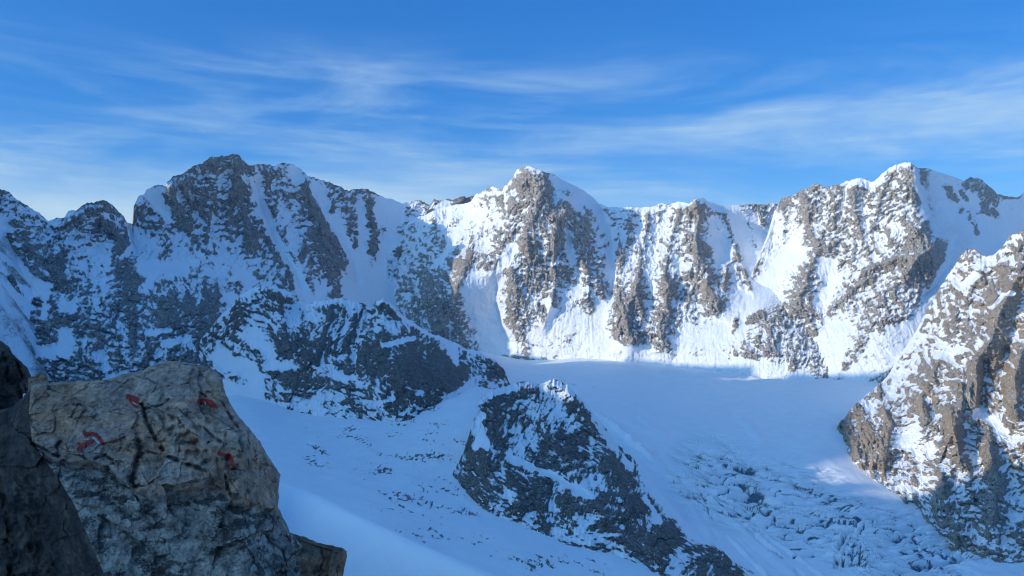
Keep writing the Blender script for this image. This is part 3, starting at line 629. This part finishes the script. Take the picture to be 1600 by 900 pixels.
def snow_shoulder():
    cr = [(-900,640,6),(-300,602,6.2),(0,600,6.5),(40,622,6.6),(120,660,7),(200,690,8),(330,725,10),(437,757,12),(470,764,12.2),(520,786,11.5),(560,808,10.8),(600,828,10),(650,853,9.2),(700,874,8.5),(770,903,7.6),(900,965,6.2),(1200,1200,4),(1800,1900,2.6)]
    P = np.array(cr, float)
    # crest line in metres, carried on to both sides of the view, corners rounded
    cx_ = np.r_[-60, -25, -11, (P[1:, 0] - CX) / F * P[1:, 2], 6, 14, 40]
    cy_ = np.r_[-6, 2, 5.2, P[1:, 2], 1.5, -2, -9]
    cz_ = np.r_[2.5, .4, -.55, (HY - P[1:, 1]) / F * P[1:, 2], -3.2, -3.6, -5]
    L = np.r_[0, np.cumsum(np.hypot(np.diff(cx_), np.diff(cy_)))]
    i0, i1 = L[5], L[-5]
    s = np.r_[np.linspace(0, i0, 120)[:-1], np.linspace(i0, i1, 520), np.linspace(i1, L[-1], 120)[1:]]
    g = np.linspace(-1, 1, 15)
    rnd = lambda A: np.mean([np.interp(np.clip(s + q_ * .55, 0, L[-1]), L, A) for q_ in g], 0)
    Xc, dc, Zc = rnd(cx_), rnd(cy_), rnd(cz_)
    px1 = np.clip(CX + F * Xc / np.maximum(dc, 1), -900, 1800)
    v = (np.linspace(0, 1, 150) ** 1.0)[:, None]
    Xb, Zb = Xc * .25 - .15, np.full(Xc.shape, -1.9)
    X = Xb + (Xc - Xb) * v; Y = -1.5 + (dc + 1.5) * v
    t = v
    Z = Zb + (Zc - Zb) * v
    hollow = -2.9 * (sstep(1.0, .76, t) - sstep(.62, .15, t))
    Z = Z + hollow * sstep(150, 430, px1)[None, :]
    Z = Z + .44 * (1 - sstep(5, 70, px1))[None, :] * sstep(.3, .72, t) * (1 - .75 * sstep(.80, .96, t))
    Z = Z + .03 * fbm(X * .8, Y * .8, 3, 951)
    # far side rolls over and drops steeply to the valley
    tb = (np.linspace(0, 1, 60)[1:] ** 2.2)[:, None]
    run = 260 * tb
    rx = Xc / np.hypot(Xc, dc); ry = dc / np.hypot(Xc, dc)
    Xd = Xc[None, :] + run * (rx + .15)[None, :]; Yd = dc[None, :] + run * ry[None, :]
    Zd = Zc[None, :] - run * 1.25 * (1 - np.exp(-run / 1.2))
    X = np.r_[X, Xd]; Y = np.r_[Y, Yd]; Z = np.r_[Z, Zd]
    return grid_mesh('snow_slope', X.astype(f4), Y.astype(f4), Z.astype(f4), snow_mat)
so = snow_shoulder(); so.name = 'snow_ground'
tag(so, 'smooth bluish snow bank curving down beside the boulder', 'snow slope', 'structure')

# ------------------------------------------------------------- foreground rocks
def rock_material(name, cols, lichen=1.0):
    M = NT(name)
    low = M.attr('low'); left = M.attr('left'); crack = M.attr('crack')
    tc = M.add('ShaderNodeTexCoord').outputs['Object']
    nL = M.noise(2.6, 5, .6, tc); nA = M.noise(8, 8, .68, tc); nB = M.noise(30, 6, .65, tc); nC = M.noise(120, 4, .6, tc); nD = M.noise(13, 10, .72, tc)
    mp = M.add('ShaderNodeMapping'); mp.inputs['Rotation'].default_value = (.3, .6, .2); mp.inputs['Scale'].default_value = (1, 1, 2.2); M.link(tc, mp.inputs['Vector'])
    nE = M.noise(15, 9, .7, mp.outputs[0])
    warm = M.ramp(nA, [(.30, cols[0]), (.48, cols[1]), (.66, cols[2])])
    warm = M.mix(M.step(nL, .46, .62), warm, M.mix(1, warm, (1.15, .92, .74), 'MULTIPLY'))
    warm = M.mix(1, warm, M.ramp(nB, [(.28, (.42, .42, .43)), (.5, (1, 1, 1)), (.72, (1.6, 1.55, 1.48))]), 'MULTIPLY')
    grey = M.ramp(nD, [(.37, (.06, .055, .05)), (.46, (.24, .215, .18)), (.58, (.44, .39, .32)), (.75, (.56, .50, .42))])
    grey = M.mix(1, grey, M.ramp(nB, [(.28, (.45, .46, .48)), (.5, (1, 1, 1)), (.72, (1.4, 1.4, 1.36))]), 'MULTIPLY')
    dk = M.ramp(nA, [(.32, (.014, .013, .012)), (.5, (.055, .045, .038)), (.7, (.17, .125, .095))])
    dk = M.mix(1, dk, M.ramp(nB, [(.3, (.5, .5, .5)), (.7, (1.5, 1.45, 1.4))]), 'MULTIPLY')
    z = M.step(M.math('ADD', low, M.math('MULTIPLY', M.math('SUBTRACT', nA, .5), 1.3)), .38, .62)
    c = M.mix(z, warm, grey)
    # dark lichen blotches, thick on the lower face, sparse above
    li = M.math('SUBTRACT', nE, M.math('SUBTRACT', .595, M.math('MULTIPLY', low, .085)))
    li = M.step(M.math('ADD', li, M.math('MULTIPLY', M.math('SUBTRACT', nL, .5), .35)), -.02, .05)
    c = M.mix(M.math('MULTIPLY', li, .8 * lichen), c, (.022, .024, .025))
    fl = M.step(nC, .62, .70)
    c = M.mix(M.math('MULTIPLY', fl, .5), c, (.46, .44, .41))
    fd = M.step(nC, .38, .30)
    c = M.mix(M.math('MULTIPLY', fd, .55), c, (.03, .028, .027))
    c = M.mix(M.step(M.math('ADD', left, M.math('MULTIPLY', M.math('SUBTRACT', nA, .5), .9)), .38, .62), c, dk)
    c = M.mix(M.math('MULTIPLY', crack, .75), c, (.014, .015, .017))
    M.link(c, M.b.inputs['Base Color']); M.b.inputs['Roughness'].default_value = .8
    h = M.math('ADD', M.math('MULTIPLY', nB, .8), M.math('MULTIPLY', nC, .35))
    b = M.bump(nA, .016, .6); b = M.bump(h, .016, 1.0, b)
    M.link(b, M.b.inputs['Normal'])
    return M.m

WARM = [(.185, .138, .108), (.36, .272, .21), (.53, .41, .32)]

class Rock:
    """closed stone: traced outline, faceted front made of planes, rounded edges, bulging back"""
    def __init__(self, outline, planes, centre, scale, seed, thick, lines_=(), step_=None, zones=None, grain=.012):
        self.o = np.array(outline, float); self.pl = planes; self.c = centre; self.seed = seed; self.th = thick
        self.lines = lines_; self.stepl = step_; self.z = zones; self.s = scale; self.grain = grain
    def front(self, px, py):
        d = None
        for d0, gx, gy, x0, y0 in self.pl:
            q = d0 + gx * (px - x0) + gy * (py - y0)
            d = q if d is None else np.maximum(d, q) + 0.0
        g = self.grain; s = self.seed
        ww = 7 * fbm(px / 30, py / 30, 3, s + 2); wv = 7 * fbm(px / 30 + 9, py / 30, 3, s + 3)
        d = d + g * 2.6 * fbm(px / 110, py / 95, 3, s) + g * .8 * fbm(px / 34, py / 30, 4, s + 5) + g * .5 * np.abs(gn(px / 16, py / 14, s + 9)) + g * .35 * fbm(px / 6, py / 6, 3, s + 13)
        d = d + g * 4.0 * facet((px + ww) / 85, (py + wv) / 70, s + 15) + g * 1.2 * facet((px + ww) / 30, (py + wv) / 26, s + 16) + g * .3 * facet((px + ww) / 12, (py + wv) / 11, s + 17)
        crack = np.zeros(px.shape, f4)
        for pts, w, A in self.lines:
            dist, _ = polydist(pts, px.astype(f4), py.astype(f4), w * 3 + 6)
            t = np.clip(1.2 - (dist + 3.0 * fbm(px / 9, py / 9, 4, s + 20)) / w, 0, 1) * sstep(-.55, .05, gn(px / 13, py / 13, s + 21))
            d = d + A * t; crack = np.maximum(crack, t if A > 0.008 else t * 0)
        if self.stepl is not None:
            yl = np.interp(px, [p[0] for p in self.stepl[0]], [p[1] for p in self.stepl[0]]) + 8 * fbm(px / 22, py / 40, 3, s + 30)
            d = d + self.stepl[1] * sstep(-3, 7, py - yl) * sstep(self.stepl[2][0], self.stepl[2][1], px)
        return d, crack
    def build(self, name, mat, n=420, m=230):
        cx, cy = self.c
        # resample outline by angle around the centre
        seg = np.r_[self.o, self.o[:1]]
        L = np.r_[0, np.cumsum(np.hypot(*np.diff(seg, axis=0).T))]
        s = np.linspace(0, L[-1], n + 1)
        ox = np.interp(s, L, seg[:, 0]); oy = np.interp(s, L, seg[:, 1])
        jx = 2.4 * fbm(s / 11, s * 0, 3, self.seed + 40); jy = 2.4 * fbm(s / 11, s * 0 + 5, 3, self.seed + 41)
        jx[-1], jy[-1] = jx[0], jy[0]
        ox = ox + jx; oy = oy + jy
        v = np.linspace(0.0002, 1, m)[:, None] ** .8
        px = cx + (ox - cx)[None, :] * v; py = cy + (oy - cy)[None, :] * v
        d, crack = self.front(px, py)
        dist = (1 - v) * np.hypot(ox - cx, oy - cy)[None, :]
        rim = np.clip(1 - dist / 9, 0, 1)
        d = d + self.s * .035 * rim ** 2.4
        low, left = self.z(px, py) if self.z else (px * 0, px * 0)
        X = (px - CX) / F * d; Y = d; Z = (HY - py) / F * d
        # back half
        vb = np.linspace(1, .0002, 60)[1:][:, None]
        pxb = cx + (ox - cx)[None, :] * vb; pyb = cy + (oy - cy)[None, :] * vb
        de = d[-1][None, :]
        db = de + self.th * (1 - vb ** 2) ** .6 * (1 + .15 * fbm(pxb / 60, pyb / 60, 3, self.seed + 50)) + (np.mean(d[-1]) - de) * (1 - vb) * .5
        dm = de + (db - de) * np.where((pxb > cx), 1.02, .6); fx = (pxb - CX) / F * dm; fz = (HY - pyb) / F * (de + (db - de) * .9)
        X = np.r_[X, fx]; Y = np.r_[Y, db]; Z = np.r_[Z, fz]
        e = lambda A: np.r_[A, np.repeat(A[-1:], 59, 0)]
        o = grid_mesh(name, X.astype(f4), Y.astype(f4), Z.astype(f4), mat, {'low': e(low), 'left': e(left), 'crack': e(crack)})
        return o

BO = [(-160,700),(-60,655),(0,641),(21,636),(32,624),(46,609),(55,600),(101,596),(139,595),(169,593),(190,585),(224,578),(236,572),(249,566),(274,564),(304,568),(329,575),(342,584),(348,592),(349,604),(352,614),(362,634),(372,650),(389,668),(405,689),(414,704),(422,718),(432,732),(439,743),(435,761),(436,778),(434,791),
      (442,808),(454,832),(469,849),(480,864),(492,880),(512,910),(560,1000),(545,1200),(430,1430),(200,1480),(0,1440),(-160,1200)]
EDGE = ([-200, 51, 90, 118, 139, 165, 200], [640, 690, 744, 790, 841, 900, 1000])
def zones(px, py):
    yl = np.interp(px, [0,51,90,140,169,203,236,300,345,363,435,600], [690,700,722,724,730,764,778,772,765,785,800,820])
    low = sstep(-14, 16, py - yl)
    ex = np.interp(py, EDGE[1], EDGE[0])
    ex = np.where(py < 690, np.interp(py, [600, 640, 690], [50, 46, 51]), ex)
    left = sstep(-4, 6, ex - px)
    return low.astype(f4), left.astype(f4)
class Boulder(Rock):
    def front(self, px, py):
        d, c = super().front(px, py)
        ex = np.interp(py, [590, 640, 690, 744, 790, 841, 900, 1000], [40, 44, 51, 90, 118, 139, 165, 200])
        return d + .0042 * np.maximum(ex - px, 0) * (1 + .25 * fbm(px / 30, py / 30, 3, 77)), c
planes = [(2.70, 0, 0, 200, 950), (2.92, 0, -.0033, 200, 745), (2.92, 0.0002, -.0011, 200, 745), (2.96, .0045, -.0016, 372, 745)]
LN = [([(222,632),(226,645),(231,660),(240,680),(248,695),(262,712),(278,720),(300,727),(322,736)],4.0,.030),([(226,638),(240,637),(252,633),(264,624)],2.6,.022),
      ([(216,690),(222,705),(214,720),(206,745),(212,760)],7,.03),([(318,668),(335,684),(345,690)],2.4,.016),([(333,620),(348,628),(360,650),(372,668)],2.4,.014),
      ([(51,694),(70,703),(92,714)],3,.02),([(95,690),(88,700),(92,712)],5,.02),([(352,742),(356,760),(362,776)],3,.02),([(232,706),(255,712)],2.2,.014),([(280,640),(292,650)],1.8,.012),
      ([(150,716),(165,712),(178,722)],4,.018),([(310,612),(322,620)],2,.014),([(360,700),(378,706)],1.6,.01),
      ([(262,650),(300,680),(340,720)],48,-.028),([(385,760),(415,765)],22,-.02)]
ST = ([(0,700),(51,698),(90,722),(140,722),(169,726),(203,764),(236,776),(260,774),(300,760),(345,748),(363,785),(435,796),(500,830)], .055, (40, 70))
boulder_mat = rock_material('lichen_granite', WARM)
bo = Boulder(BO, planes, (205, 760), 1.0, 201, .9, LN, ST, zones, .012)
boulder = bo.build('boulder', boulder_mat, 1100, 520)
tag(boulder, 'large brown boulder with faded red paint marks in the left foreground', 'boulder')

# red paint marks, thin skins following the stone
def paint_material(name, c1, c2):
    M = NT(name); tc = M.add('ShaderNodeTexCoord').outputs['Object']
    n = M.noise(60, 4, .6, tc)
    M.link(M.ramp(n, [(.35, c1), (.62, c2)]), M.b.inputs['Base Color']); M.b.inputs['Roughness'].default_value = .7
    M.link(M.bump(M.noise(90, 4, .6, tc), .01, .7), M.b.inputs['Normal'])
    return M.m
red = paint_material('weathered_red_paint', (.22, .018, .014), (.40, .035, .022))
white = paint_material('weathered_white_paint', (.34, .31, .29), (.52, .47, .44))
def mark(x0, y0, strokes, mat, lift, seed):
    allp = np.array([p for s, w in strokes for p in s], float)
    g = .4
    xs = np.arange(allp[:, 0].min() - 4, allp[:, 0].max() + 4, g); ys = np.arange(allp[:, 1].min() - 4, allp[:, 1].max() + 4, g)
    px, py = np.meshgrid((xs + x0).astype(f4), (ys + y0).astype(f4))
    best = np.full(px.shape, 9., f4)
    for s, w in strokes:
        dd, _ = polydist([(a + x0, b + y0) for a, b in s], px, py, 12)
        best = np.minimum(best, dd / w)
    best = best + .55 * fbm(px / 2.2, py / 2.2, 3, seed) + .25 * fbm(px / .9, py / .9, 2, seed + 3)
    d, _ = bo.front(px, py)
    d = d - lift
    inside = best < 1.0
    keep = inside[:-1, :-1] & inside[1:, :-1] & inside[:-1, 1:] & inside[1:, 1:]
    X = (px - CX) / F * d; Y = d; Z = (HY - py) / F * d
    return grid_mesh('paint_mark', X[::-1], Y[::-1], Z[::-1], mat, None, keep[::-1], parent=boulder)
# pixel offsets come from 15x enlargements of the stone
q = lambda L, k=15.0: [(a / k, b / k) for a, b in L]
marks = [(180,600,[(q([(290,270),(400,290),(520,360)]),2.6),(q([(300,300),(380,420),(480,520)]),2.6),(q([(380,360),(500,420),(620,510)]),2.0)],red),
         (180,600,[(q([(420,430),(480,475)]),1.3),(q([(540,490),(590,520)]),1.4)],white),
         (290,600,[(q([(310,400),(450,380),(600,420),(690,520)]),3.4),(q([(340,430),(420,450)]),2.4),(q([(560,470),(670,530)]),2.2)],red),
         (290,600,[(q([(450,430),(465,480)]),1.1),(q([(370,500),(385,530)]),.9)],white),
         (100,660,[(q([(490,290),(620,260),(740,280),(830,370),(910,490)]),2.9),(q([(670,430),(560,500),(430,520),(340,600),(370,650)]),2.9),(q([(340,500),(480,560)]),2.2)],red),
         (100,660,[(q([(690,350),(760,430),(820,490)]),2.0),(q([(450,400),(560,400)]),1.4)],white),
         (320,690,[(q([(330,270),(430,300),(540,340)]),2.9),(q([(560,330),(620,400),(620,520)]),3.0),(q([(620,520),(660,600)]),1.6)],red)]
for i, (x0, y0, st, mt) in enumerate(marks):
    o = mark(x0, y0, st, mt, .007 if mt is red else .0095, 300 + i * 7)
    o['label'] = 'faded red paint stroke' if mt is red else 'worn white paint beside the red stroke'

small_mat = rock_material('brown_granite', [(.12, .08, .05), (.25, .165, .105), (.38, .26, .17)])
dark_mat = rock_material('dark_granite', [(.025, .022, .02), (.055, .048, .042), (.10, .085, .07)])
r = Rock([(440,826),(458,834),(478,840),(498,848),(520,853),(536,856),(542,862),(541,876),(537,892),(534,930),(530,1200),(500,1480),(420,1480),(400,880)], [(3.15, 0, 0, 490, 960), (3.25, .0002, -.0060, 490, 866), (3.25, .0006, -.0012, 490, 866), (3.28, .005, .0, 528, 866)], (480, 905), .6, 233, .35, [([(500,850),(505,875),(498,900)],2,.01)], None, None, .008)
tag(r.build('boulder', small_mat, 500, 200), 'small angular brown rock on the snow at the foot of the marked boulder', 'rock')
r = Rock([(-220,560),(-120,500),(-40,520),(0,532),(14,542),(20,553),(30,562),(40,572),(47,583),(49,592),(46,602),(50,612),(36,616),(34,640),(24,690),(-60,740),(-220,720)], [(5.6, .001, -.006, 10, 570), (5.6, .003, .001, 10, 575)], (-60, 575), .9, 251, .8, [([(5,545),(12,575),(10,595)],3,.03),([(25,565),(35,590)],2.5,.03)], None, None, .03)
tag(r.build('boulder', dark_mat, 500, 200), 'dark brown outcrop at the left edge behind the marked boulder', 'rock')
r = Rock([(44,590),(56,586),(66,582),(73,584),(74,594),(80,600),(84,680),(40,680)], [(4.6, .001, -.004, 60, 595)], (62, 596), .4, 267, .25, [], None, None, .012)
tag(r.build('boulder', small_mat, 200, 60), 'thin rock ledge peeking out between the dark outcrop and the marked boulder', 'rock')

# ------------------------------------------------------------- light, sky, air, camera
sc = bpy.context.scene
a, e = math.radians(SUN_AZ), math.radians(SUN_EL)
sun = bpy.data.lights.new('sun', 'SUN'); so_ = bpy.data.objects.new('sun', sun); col.objects.link(so_)
sun.energy = SUN_STRENGTH; sun.angle = math.radians(.53); sun.color = (1.0, .89, .73)
from mathutils import Vector
dirv = Vector((math.cos(a) * math.cos(e), math.sin(a) * math.cos(e), -math.sin(e)))
so_.rotation_euler = dirv.to_track_quat('-Z', 'Y').to_euler()
w = bpy.data.worlds.new('World'); sc.world = w; w.use_nodes = True
nt = w.node_tree; bg = nt.nodes['Background']
sky = nt.nodes.new('ShaderNodeTexSky'); sky.sky_type = 'NISHITA'; sky.sun_disc = False
sky.sun_elevation = e; sky.sun_rotation = math.atan2(-dirv.x, -dirv.y)
sky.altitude = 3800; sky.air_density = 1.0; sky.dust_density = .3; sky.ozone_density = 2.0
def wn(t, **k):
    n = nt.nodes.new(t)
    for kk, v in k.items(): setattr(n, kk, v)
    return n
def wm(op, a_, b_=None, c_=None, clamp=False):
    n = wn('ShaderNodeMath', operation=op, use_clamp=clamp)
    for i, v in enumerate((a_, b_, c_)):
        if v is None: continue
        if isinstance(v, (int, float)): n.inputs[i].default_value = v
        else: nt.links.new(v, n.inputs[i])
    return n.outputs[0]
# cirrus: long wind-drawn streaks and thin veils in the lower sky
tc = wn('ShaderNodeTexCoord'); sp = wn('ShaderNodeSeparateXYZ'); nt.links.new(tc.outputs['Generated'], sp.inputs[0])
lon = wm('ARCTAN2', sp.outputs[0], sp.outputs[1]); zz = sp.outputs[2]
def wstep(f, lo, hi):
    n = wn('ShaderNodeMapRange', interpolation_type='SMOOTHSTEP'); n.inputs['From Min'].default_value = lo; n.inputs['From Max'].default_value = hi
    nt.links.new(f, n.inputs['Value']); return n.outputs['Result']
def cn(su, sv, tilt, seed, detail, rough, dist):
    cmb = wn('ShaderNodeCombineXYZ')
    nt.links.new(wm('MULTIPLY', lon, su), cmb.inputs[0])
    nt.links.new(wm('MULTIPLY', wm('ADD', zz, wm('MULTIPLY', lon, tilt)), sv), cmb.inputs[1])
    cmb.inputs[2].default_value = seed
    n = wn('ShaderNodeTexNoise'); n.inputs['Scale'].default_value = 1; n.inputs['Detail'].default_value = detail
    n.inputs['Roughness'].default_value = rough; n.inputs['Distortion'].default_value = dist
    nt.links.new(cmb.outputs[0], n.inputs['Vector'])
    return n.outputs['Fac']
veil = wstep(cn(2.6, 13, .03, CSEED, 6, .58, .5), .38, .72)
strk = wstep(cn(3.0, 52, .035, CSEED + 4.7, 6, .55, .25), .46, .80)
fine_ = wstep(cn(9, 120, -.02, CSEED + 9.1, 5, .6, .3), .40, .80)
patch = wstep(cn(3.4, 9, 0, CSEED + 2.2, 3, .5, 0), .35, .65)
band = wm('MULTIPLY', wstep(zz, .30, .20), wstep(zz, -.02, .06))
cov = wm('ADD', wm('MULTIPLY', veil, .64), wm('MULTIPLY', strk, wm('ADD', wm('MULTIPLY', patch, .22), .06)))
cov = wm('MULTIPLY', cov, wm('ADD', wm('MULTIPLY', fine_, .35), .72))
low_ = wstep(zz, .15, .02)
lefty = wstep(lon, .25, -.65)
cov = wm('ADD', wm('MULTIPLY', cov, band), wm('MULTIPLY', low_, wm('ADD', wm('MULTIPLY', lefty, .70), .22)))
cov = wm('MULTIPLY', cov, CLOUD, clamp=True)
hs = wn('ShaderNodeHueSaturation'); hs.inputs['Saturation'].default_value = SKY_SAT; hs.inputs['Value'].default_value = 1.0
nt.links.new(sky.outputs['Color'], hs.inputs['Color'])
# flatten the clear-sky gradient a little, as a phone camera does
sepc = wn('ShaderNodeSeparateColor'); nt.links.new(hs.outputs[0], sepc.inputs[0]); cmbc = wn('ShaderNodeCombineColor')
for i_, (k_, p_) in enumerate(SKY_CURVE):
    nt.links.new(wm('MULTIPLY', wm('POWER', wm('MAXIMUM', sepc.outputs[i_], 0.0), p_), k_), cmbc.inputs[i_])
mx = wn('ShaderNodeMix', data_type='RGBA'); nt.links.new(cov, mx.inputs[0]); nt.links.new(cmbc.outputs[0], mx.inputs[6])
mx.inputs[7].default_value = (*CLOUD_COL, 1)
# added glow outside the view, high behind the left shoulder, brightening the shade
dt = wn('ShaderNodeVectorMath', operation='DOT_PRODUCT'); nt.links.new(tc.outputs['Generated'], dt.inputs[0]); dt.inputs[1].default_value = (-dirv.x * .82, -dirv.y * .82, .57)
fill_lobe = wm('POWER', wm('MAXIMUM', wm('DIVIDE', wm('ADD', dt.outputs['Value'], .1), 1.1), 0.0), 4.0)
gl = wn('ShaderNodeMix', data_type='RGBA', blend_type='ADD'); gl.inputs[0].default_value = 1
av = wn('ShaderNodeVectorMath', operation='SCALE'); av.inputs[0].default_value = FILL_GLOW; nt.links.new(fill_lobe, av.inputs['Scale'])
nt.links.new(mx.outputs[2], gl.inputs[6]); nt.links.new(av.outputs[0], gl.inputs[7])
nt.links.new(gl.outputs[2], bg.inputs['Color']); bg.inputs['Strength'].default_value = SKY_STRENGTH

if HAZE > 0:
    me = bpy.data.meshes.new('haze')
    x0, x1, y0, y1, z0, z1 = -9200, 9200, -7700, 10700, -760, 1250
    vs = [(x, y, z) for z in (z0, z1) for y in (y0, y1) for x in (x0, x1)]
    me.from_pydata(vs, [], [(0, 2, 3, 1), (4, 5, 7, 6), (0, 1, 5, 4), (1, 3, 7, 5), (3, 2, 6, 7), (2, 0, 4, 6)])
    hm = bpy.data.materials.new('haze'); hm.use_nodes = True
    t = hm.node_tree; t.nodes.remove(t.nodes['Principled BSDF'])
    pv = t.nodes.new('ShaderNodeVolumePrincipled'); pv.inputs['Density'].default_value = HAZE
    pv.inputs['Color'].default_value = (.78, .88, 1.0, 1); pv.inputs['Anisotropy'].default_value = .0
    t.links.new(pv.outputs[0], t.nodes['Material Output'].inputs['Volume'])
    me.materials.append(hm); ho = bpy.data.objects.new('haze', me); col.objects.link(ho)
    tag(ho, 'thin blue mountain haze', 'haze', 'stuff')

cam = bpy.data.cameras.new('camera'); co = bpy.data.objects.new('camera', cam); col.objects.link(co)
cam.sensor_width = 36; cam.lens = 36 * F / 1600; cam.shift_y = -(450 - HY) / 1600
co.rotation_euler = (math.pi / 2, 0, 0); cam.clip_start = .05; cam.clip_end = 60000
sc.camera = co
sc.view_settings.view_transform = 'Standard'; sc.view_settings.look = 'None'; sc.view_settings.exposure = EXPOSURE; sc.view_settings.gamma = 1
sc.cycles.use_denoising = True; sc.cycles.filter_width = 1.1
sc.cycles.max_bounces = 6; sc.cycles.diffuse_bounces = 3; sc.cycles.volume_bounces = 0
